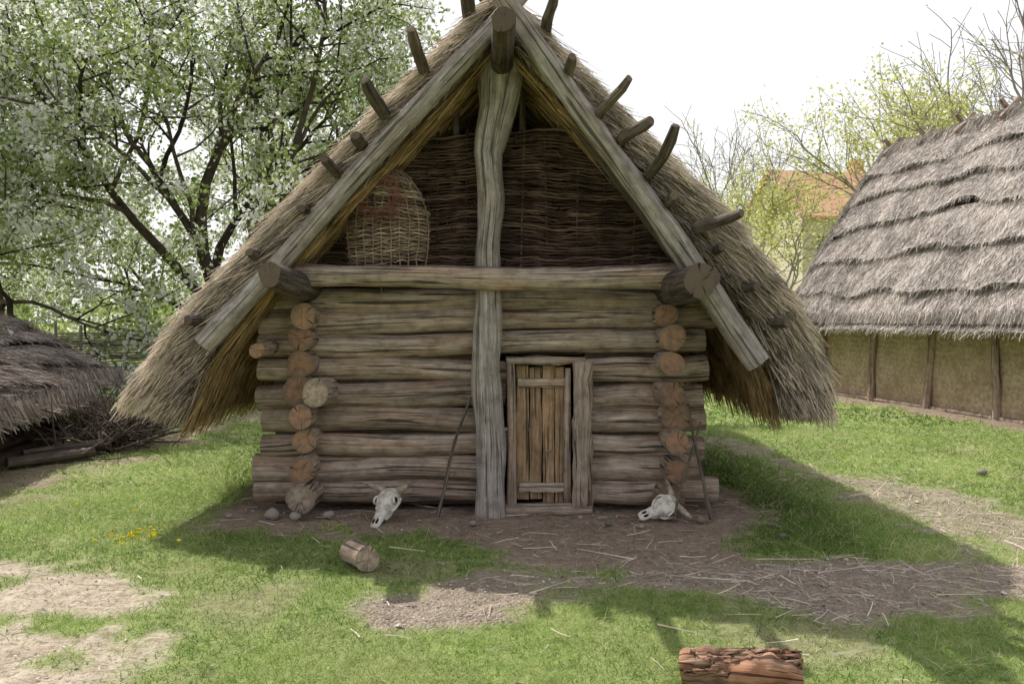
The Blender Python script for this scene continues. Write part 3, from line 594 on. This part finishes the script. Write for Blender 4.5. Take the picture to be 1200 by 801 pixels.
# ------------------------------------------------------------------ generic long thatched hut
def thatched_hut(name,loc,rot,half,ez,rz,length,mst,courses,wallx,wallz,wall='daub',sw=.014,ns=34000,bulge=.12,vis=-1,step=.2):
    e=empty(name,loc,rot); th=MB(); st=MB()
    ang=math.atan2(rz-ez,half)
    for s_ in (-1,1):
        for c in range(courses):
            t0=c/courses; t1=(c+1)/courses+.03; nl=140
            yy=np.linspace(.0,-length,nl); V=np.zeros((nl,5,3)); tt=np.linspace(t0,t1,5)
            wobf=lambda q,u:(fbm(q,q*0+c*3.3,2.2,81,5)-.5)*.75*u
            stepf=lambda q:step*(.3+1.4*fbm(q,q*0+c*5.1,.9,131,3))
            for q in range(5):
                u=(tt[q]-t0)/(t1-t0); off=stepf(yy)*u
                x=half*(tt[q]); z=rz-(rz-ez)*tt[q]+bulge*math.sin(tt[q]*math.pi)
                wb_=wobf(yy,u)*(0 if c==courses-1 else 1)
                V[:,q,0]=s_*(x+off*math.sin(ang)-wb_*math.cos(ang)); V[:,q,1]=yy; V[:,q,2]=z+off*math.cos(ang)+wb_*math.sin(ang)
            ix=np.arange(nl*5).reshape(nl,5); f=np.stack([ix[:-1,:-1],ix[:-1,1:],ix[1:,1:],ix[1:,:-1]],-1).reshape(-1,4); th.add(V.reshape(-1,3),f,tint=.42)
            W=np.stack([V[:,4],V[:,4]+np.array([-s_*step*1.2,0,-.02])],1); ix=np.arange(nl*2).reshape(nl,2); th.add(W.reshape(-1,3),np.stack([ix[:-1,0],ix[:-1,1],ix[1:,1],ix[1:,0]],-1),tint=.15)
            n=int(ns/courses*(1 if s_==vis else .3)); u=rng.random(n)**.9; y=-rng.random(n)*length
            tq=t0+(t1-t0)*u; off=.01+stepf(y)*u; wob=wobf(y,u)*(0 if c==courses-1 else 1)
            P=np.stack([s_*(half*tq+off*math.sin(ang)-wob*math.cos(ang)),y,rz-(rz-ez)*tq+bulge*np.sin(tq*math.pi)+off*math.cos(ang)+wob*math.sin(ang)],1)
            D=np.stack([s_*np.full(n,math.cos(ang)),rng.normal(0,.28,n),np.full(n,-math.sin(ang))],1)+rng.normal(0,.2,(n,3))
            ribbons(st,P,D,rng.uniform(.08,.28,n)*(1-.25*u),sw*rng.uniform(.5,1.2,n),None,np.clip(.62+rng.normal(0,.17,n)+.5*(fbm(y,tq*5,.5,91,3)-.5),0,1),1,.5)
        V=np.zeros((40,2,3)); yy=np.linspace(0,-length,40)
        V[:,0]=np.stack([np.full(40,s_*(half+.16)),yy,np.full(40,ez+.04)],1); V[:,1]=np.stack([np.full(40,s_*(half-.45)),yy,np.full(40,ez+.12)],1)
        ix=np.arange(80).reshape(40,2); th.add(V.reshape(-1,3),np.stack([ix[:-1,0],ix[:-1,1],ix[1:,1],ix[1:,0]],-1),tint=.1)
        n=int(ns*.12); y=-rng.random(n)*length; kx=rng.random(n)
        P=np.stack([s_*(half+.14-.45*kx),y,ez+.22+rng.normal(0,.03,n)],1); D=np.stack([s_*.45+0*y,rng.normal(0,.12,n),-1+0*y],1)+rng.normal(0,.1,(n,3))
        ribbons(st,P,D,rng.uniform(.12,.30,n),sw*.9,None,np.clip(.5+rng.normal(0,.2,n)-.3*kx,0,1),1,.4)
    for yv in (0,-length):
        n=int(ns*.08); tq=rng.random(n); s2=rng.choice([-1,1],n); kx=rng.random(n)*.3
        P=np.stack([s2*(half*tq+.1-kx*.6),np.full(n,yv)+rng.normal(0,.04,n),rz-(rz-ez)*tq+bulge*np.sin(tq*math.pi)+.08-kx*.6],1); D=np.stack([s2*math.cos(ang),rng.normal(0,.2,n),np.full(n,-math.sin(ang))],1)+rng.normal(0,.1,(n,3))
        ribbons(st,P,D,rng.uniform(.15,.4,n),sw,None,np.clip(.4+rng.normal(0,.2,n),0,1),1,.4)
        th.add([(-half+.1,yv-.1*(1 if yv==0 else -1),ez+.1),(half-.1,yv-.1*(1 if yv==0 else -1),ez+.1),(0,yv-.1*(1 if yv==0 else -1),rz-.1)],f3=[(0,1,2)],tint=.1)
    n=int(ns*.08); y=-rng.random(n)*length; P=np.stack([rng.normal(0,.06,n),y,np.full(n,rz+.06)+rng.normal(0,.04,n)],1); s2=rng.choice([-1,1],n)
    D=np.stack([s2*.8,rng.normal(0,.4,n),-.6+rng.normal(0,.3,n)],1); ribbons(st,P,D,rng.uniform(.15,.35,n),sw,np.stack([0*y,0*y,-.08+0*y],1),np.clip(.5+rng.normal(0,.2,n),0,1),2,.4)
    th.build('thatch_roof',[mst],e); st.build('thatch_straw',[mst],e,False)
    w=MB()
    if wall=='daub':
        ws=MB(); hh=wallz
        for s_ in (-1,1):
            V=np.zeros((90,8,3)); yy=np.linspace(-.9,-length+.6,90); zz=np.linspace(-.1,hh,8)
            V[:,:,1]=yy[:,None]; V[:,:,2]=zz[None]; V[:,:,0]=s_*(wallx+.08*(fbm(V[:,:,1],V[:,:,2],.4,101,3)-.5))
            ix=np.arange(720).reshape(90,8); ws.add(V.reshape(-1,3),np.stack([ix[:-1,:-1],ix[:-1,1:],ix[1:,1:],ix[1:,:-1]],-1).reshape(-1,4))
            for y in np.arange(-.95,-length+.5,-1.75):
                tube(w,[(s_*(wallx+.06),y,-.1),(s_*(wallx+.05),y+rng.uniform(-.12,.12),hh+.15)],rng.uniform(.055,.09),10,rng.uniform(.5,1),resample=8,bend=.03)
            tube(w,[(s_*(wallx+.03),-.6,.0),(s_*(wallx+.03),-length+.5,.0)],.05,8,.2,resample=12)
        ws.add([(-wallx,-.9,-.1),(wallx,-.9,-.1),(wallx,-.9,hh),(-wallx,-.9,hh)],[(0,1,2,3)])
        ws.add([(-wallx,-length+.6,-.1),(wallx,-length+.6,-.1),(wallx,-length+.6,hh),(-wallx,-length+.6,hh)],[(0,1,2,3)])
        ws.build('daub_walls',[M_daub],e); w.build('wall_posts',[M_log,M_end],e)
    else:
        for s_ in (-1,1):
            for q,z in enumerate(np.arange(.08,wallz,.16)): tube(w,[(s_*wallx,-.1,z),(s_*wallx,-length+.2,z)],.085,10,rng.random(),resample=14,bend=.02)
        for yv in (-.3,-length+.4):
            for z in np.arange(.08,wallz,.16): tube(w,[(-wallx-.2,yv,z),(wallx+.2,yv,z)],.085,10,rng.random(),resample=10,bend=.02)
        w.build('log_walls',[M_dark,M_enddark],e)
    pr=MB()
    if wall=='daub':
        for y in np.arange(-.15,-length,-1.25):
            for s_ in (-1,1):
                tube(pr,[(s_*.25,y+s_*.07,rz-.15),(s_*-.05,y+s_*.07,rz+.14),(s_*-.13,y+s_*.09,rz+.26)],[.05,.055,.05],8,rng.random(),resample=5)
        pr.build('ridge_pegs',[M_log,M_end],e)
    return e
thatched_hut('thatched_hut',(8.95,20.3,0),math.radians(9.6),2.6,1.50,5.62,12.5,M_strawgrey,6,2.1,1.9,'daub',.014,50000,.18,-1,.12)
thatched_hut('thatched_hut.001',(-7.75,11.0,-.05),math.radians(8),2.15,.56,1.52,5.0,M_strawdark,4,1.75,.55,'log',.014,22000,.08,1,.11)
thatched_hut('thatched_hut.002',(-9.4,15.4,-.05),math.radians(4),2.2,.55,1.75,3.2,M_strawdark,4,1.75,.55,'log',.016,12000,.08,1,.12)
bh=MB()
n=420; a1=rng.uniform(0,6.28,n); 
for i in range(n):
    c=np.array([-5.05+rng.normal(0,.26),10.75+rng.normal(0,.45),rng.uniform(0,.25)]); dd=np.array([math.cos(a1[i]),math.sin(a1[i]),rng.uniform(.0,1.2)]); dd/=np.linalg.norm(dd); L=rng.uniform(.3,.9)
    tube(bh,[c,c+dd*L*.5+rng.normal(0,.03,3),c+dd*L+rng.normal(0,.06,3)],[.012,.009,.004],4,rng.random(),caps=False,lump=0)
bh.build('brushwood_pile',[M_dark])
m=MB()
for q in range(5): tube(m,[(-5.45+.03*q,9.2+.25*q,.06+.05*(q%2)),(-4.85,9.9+.2*q,.08+.07*(q%2))],[.06,.05],10,.5,resample=6)
m.build('firewood_poles',[M_dark,M_enddark])
def wattle(name,p0,p1,h):
    m=MB(); p0=np.array(p0,float);p1=np.array(p1,float);L=np.linalg.norm(p1-p0);u=(p1-p0)/L; v=np.array([-u[1],u[0],0])
    for s in np.arange(0,L,.5): tube(m,[p0+u*s,p0+u*s+np.array([rng.normal(0,.03),0,h+rng.uniform(.05,.3)])],.03,6,rng.random(),resample=4)
    i=0
    for z in np.arange(.05,h,.04):
        s=np.linspace(0,L,int(L/.12)); P=p0+u*s[:,None]+v*(.035*np.sin(s/.5*math.pi+i*math.pi))[:,None]; P[:,2]+=z+.02*np.sin(s*2+i); tube(m,P,.018,4,rng.random(),caps=False,lump=0); i+=1
    m.build(name,[M_grey,M_enddark])
wattle('wattle_fence',(-13.5,18.5,0),(-7.6,19.0,0),1.3)
wattle('wattle_fence.001',(-7.6,19.0,0),(-6.4,25,0),1.1)
# ------------------------------------------------------------------ trees
def tree(name,base,trunk,lens,counts,r0,seed,leafn,leafs,mleaf,mbark,blossom=0,bsize=.05,spread=(30,60),up=.15,lean=(0,0),leafr=.12,minr=.004,tintc=.5):
    e=empty(name,base); R=np.random.default_rng(seed); wb=MB(); pts=[]; 
    def rot(d,ang,az):
        a=np.cross(d,[0,0,1.]) if abs(d[2])<.95 else np.array([1.,0,0]); a/=np.linalg.norm(a); b=np.cross(d,a)
        v=d*math.cos(ang)+(a*math.cos(az)+b*math.sin(az))*math.sin(ang); return v/np.linalg.norm(v)
    def grow(p,d,L,r,lv):
        ns={0:7,1:7,2:6,3:5}.get(lv,3); P=[p.copy()]; q=p.copy(); dd=d.copy()
        for i in range(ns-1):
            dd=dd+R.normal(0,.16 if lv else .06,3)+np.array([0,0,up*(.6 if lv<3 else -.2)])*.4; dd/=np.linalg.norm(dd); q=q+dd*L/(ns-1); P.append(q.copy())
        P=np.array(P); rr=np.maximum(np.linspace(r,r*.5,ns),minr)
        tube(wb,P,rr,{0:12,1:8,2:6}.get(lv,4 if lv==3 else 3),R.random(),caps=False,lump=.05 if lv<2 else 0,rnd=R)
        if lv>=len(counts)-1: 
            for w in range(3): pts.append(P[-1]*(w/2)+P[len(P)//2]*(1-w/2))
        if lv>=len(counts): return
        nc=counts[lv]; az0=R.uniform(0,6.28)
        for c in range(nc):
            t=(.45 if lv else .6)+(.55 if lv else .4)*(c+1)/nc; ii=t*(ns-1); i0=min(int(ii),ns-2); pp=P[i0]*(1-(ii-i0))+P[i0+1]*(ii-i0)
            tang=P[i0+1]-P[i0]; tang/=np.linalg.norm(tang)
            an=math.radians(R.uniform(*spread))*(.45 if c==nc-1 and lv else 1); grow(pp,rot(tang,an,az0+c*2.4+R.normal(0,.3)),lens[lv]*R.uniform(.75,1.2),r*.5*(1.15 if c==nc-1 else .9),lv+1)
    d0=np.array([lean[0],lean[1],1.]); grow(np.array([0,0,-.1]),d0/np.linalg.norm(d0),trunk,r0,0)
    wb.build('trunk_and_branches',[mbark],e)
    pts=np.array(pts)
    if leafn:
        cl=R.random(len(pts))**1.5; cl/=cl.sum()
        c=R.choice(len(pts),leafn,p=cl); lb=MB(); P=pts[c]+R.normal(0,leafr,(leafn,3))
        leaves(lb,P,leafs*R.uniform(.6,1.3,leafn),np.clip(R.normal(tintc,.22,leafn),0,1),0)
        if blossom:
            cl=R.random(len(pts))**3; cl/=cl.sum(); c=R.choice(len(pts),blossom,p=cl); P=pts[c]+R.normal(0,leafr*.7,(blossom,3)); leaves(lb,P,bsize*R.uniform(.7,1.3,blossom),R.random(blossom),1)
        lb.build('leaves',[mleaf,M_blossom],e,False)
    return e
tree('blossoming_tree',(-7.6,21.5,0),2.6,[4.6,3.2,2.0,1.1],[6,5,5,4],.30,3,38000,.115,M_leaf,M_bark,32000,.105,(28,62),.22,leafr=.17)
tree('blossoming_tree.001',(-13.2,21.5,0),2.0,[4.2,2.9,1.8,1.0],[6,5,5,4],.25,5,30000,.115,M_leaf,M_bark,40000,.115,(30,70),.15,leafr=.17)
tree('blossoming_tree.002',(-10.4,30,0),1.8,[3.8,2.8,1.7,1.0],[5,5,5,3],.2,8,18000,.15,M_leaf,M_bark,16000,.14,(30,70),.15,leafr=.2)
tree('birch_tree',(12.6,41,0),2.5,[3.4,2.4,1.6,.9],[6,5,4,4],.16,11,6000,.17,M_leafyel,M_barkpale,0,.05,(20,50),.3,leafr=.25,minr=.01)
tree('birch_tree.001',(17.6,37,0),4.2,[4.4,3.0,2.1,1.2],[7,5,5,4],.22,12,10000,.16,M_leafyel,M_barkpale,0,.05,(20,50),.35,leafr=.28,minr=.01)
tree('bare_tree',(21.6,36,0),5.6,[5.0,3.4,2.3,1.4],[7,5,5,4],.28,13,900,.10,M_leafyel,M_barkpale,0,.05,(16,40),.5,minr=.015)
tree('bare_tree.001',(13.6,48,0),4.4,[4.2,3.0,2.1,1.3],[5,5,4,4],.2,14,1200,.12,M_leafyel,M_barkpale,0,.05,(18,42),.4,minr=.015)
hb=MB()
def blob(cx,cy,rx,rz,n,sz,t):
    a=rng.normal(size=(n,3)); a=nrm(a)*(rng.random((n,1))**.45); a[:,2]=np.abs(a[:,2])
    P=a*np.array([rx,rx*.7,rz])+np.array([cx,cy,0]); lump=fbm(P[:,0],P[:,2],1.3,121,2)
    kp=lump+rng.random(n)*.25>.45; P=P[kp]; leaves(hb,P,sz*rng.uniform(.6,1.3,len(P)),np.clip(t+(lump[kp]-.5)*.8+rng.normal(0,.15,len(P)),0,1))
for i in range(34):
    x=-62+i*3.9+rng.normal(0,1); blob(x,66+rng.normal(0,4),rng.uniform(2.5,4.5),rng.uniform(2.5,5.5),1100,.5,rng.uniform(.4,.9))
for i in range(9): blob(-25+i*2.2+rng.normal(0,.5),38+rng.normal(0,1.5),rng.uniform(1.4,2.4),rng.uniform(2.0,4.0),1500,.24,rng.uniform(.6,.95))
for i in range(6): blob(13+i*2.4,50+rng.normal(0,1),2.0,rng.uniform(2,4),900,.3,rng.uniform(.6,.95))
hb.build('distant_tree_line',[M_hedge],None,False)
hs=empty('tiled_house',(22.8,60,.7),math.radians(12)); w=MB()
box(w,(0,0,3.4),(10,8,8.8),0,jit=0,nl=2); w.add([(-5,-4,7.8),(-5,4,7.8),(-5,0,11),(5,-4,7.8),(5,4,7.8),(5,0,11)],f3=[(0,1,2),(3,4,5)]); w.build('walls',[M_plaster],hs,False)
w=MB()
for s_ in (-1,1): w.add([(-5.4,s_*4.5,7.45),(5.4,s_*4.5,7.45),(5.4,0,11.15),(-5.4,0,11.15),(-5.4,s_*4.5,7.6),(5.4,s_*4.5,7.6),(5.4,0,11.3),(-5.4,0,11.3)],[(0,1,2,3),(4,5,6,7),(0,1,5,4),(0,3,7,4),(1,2,6,5)])
w.build('roof',[M_tile],hs,False)
w=MB(); box(w,(1.8,.4,11.4),(.8,.8,1.8),2,jit=0,nl=2); w.build('chimney',[M_tile],hs,False)
w=MB()
for x in (-3.4,-1.1,1.1,3.4):
    for z in (2.2,5.6): box(w,(x,-4.02,z),(1.1,.08,1.5),2,jit=0,nl=2)
w.build('windows',[M_glass],hs,False)
# ------------------------------------------------------------------ light, sky, camera
sd=Vector((0.56,-0.61,-1.0)).normalized()
sun=bpy.data.lights.new('sun','SUN'); sun.energy=5.0; sun.angle=math.radians(.53); sun.color=(1,.95,.87)
so=link(bpy.data.objects.new('sun',sun)); so.rotation_euler=sd.to_track_quat('-Z','Y').to_euler(); so.location=(-10,20,20)
W=bpy.data.worlds.new('World'); S.world=W; W.use_nodes=True; nt=W.node_tree; k=N(nt)
for n_ in list(nt.nodes): nt.nodes.remove(n_)
sk=k.n('ShaderNodeTexSky',sky_type='NISHITA'); sk.sun_disc=False; sk.sun_elevation=math.asin(-sd.z); sk.sun_rotation=math.atan2(-sd.x,-sd.y); sk.dust_density=4; sk.air_density=1.0; sk.altitude=200
tc=k.n('ShaderNodeTexCoord').outputs['Generated']
cl=k.ramp(k.noise(k.mapping(tc,(1,1,2.5)),1.6,5,.55),[(.3,(.6,.6,.6)),(.6,(.92,.92,.92))])
sx=k.n('ShaderNodeSeparateXYZ'); k.l(tc,sx.inputs[0])
haze=k.mix(k.ramp(k.math('MULTIPLY_ADD',sx.outputs[1],.5,.5),[(.25,(0,0,0)),(.85,(1,1,1))]),(5.7,5.7,6.1),(8.4,8.4,8.6))
col=k.mix(cl,sk.outputs[0],haze)
bg=k.n('ShaderNodeBackground'); bg.inputs['Strength'].default_value=.135; k.l(col,bg.inputs[0]); o=k.n('ShaderNodeOutputWorld'); k.l(bg.outputs[0],o.inputs[0])
cam=bpy.data.cameras.new('camera'); cam.sensor_width=36; cam.lens=30; cam.shift_y=-25.5/1200; cam.clip_end=3000; cam.clip_start=.05
co=link(bpy.data.objects.new('camera',cam)); co.location=(0,0,1.6); co.rotation_euler=(math.radians(90),0,0); S.camera=co
S.view_settings.view_transform='Standard'; S.view_settings.look='None'; S.view_settings.exposure=0
print('verts',sum(len(o.data.vertices) for o in bpy.data.objects if o.type=='MESH'))
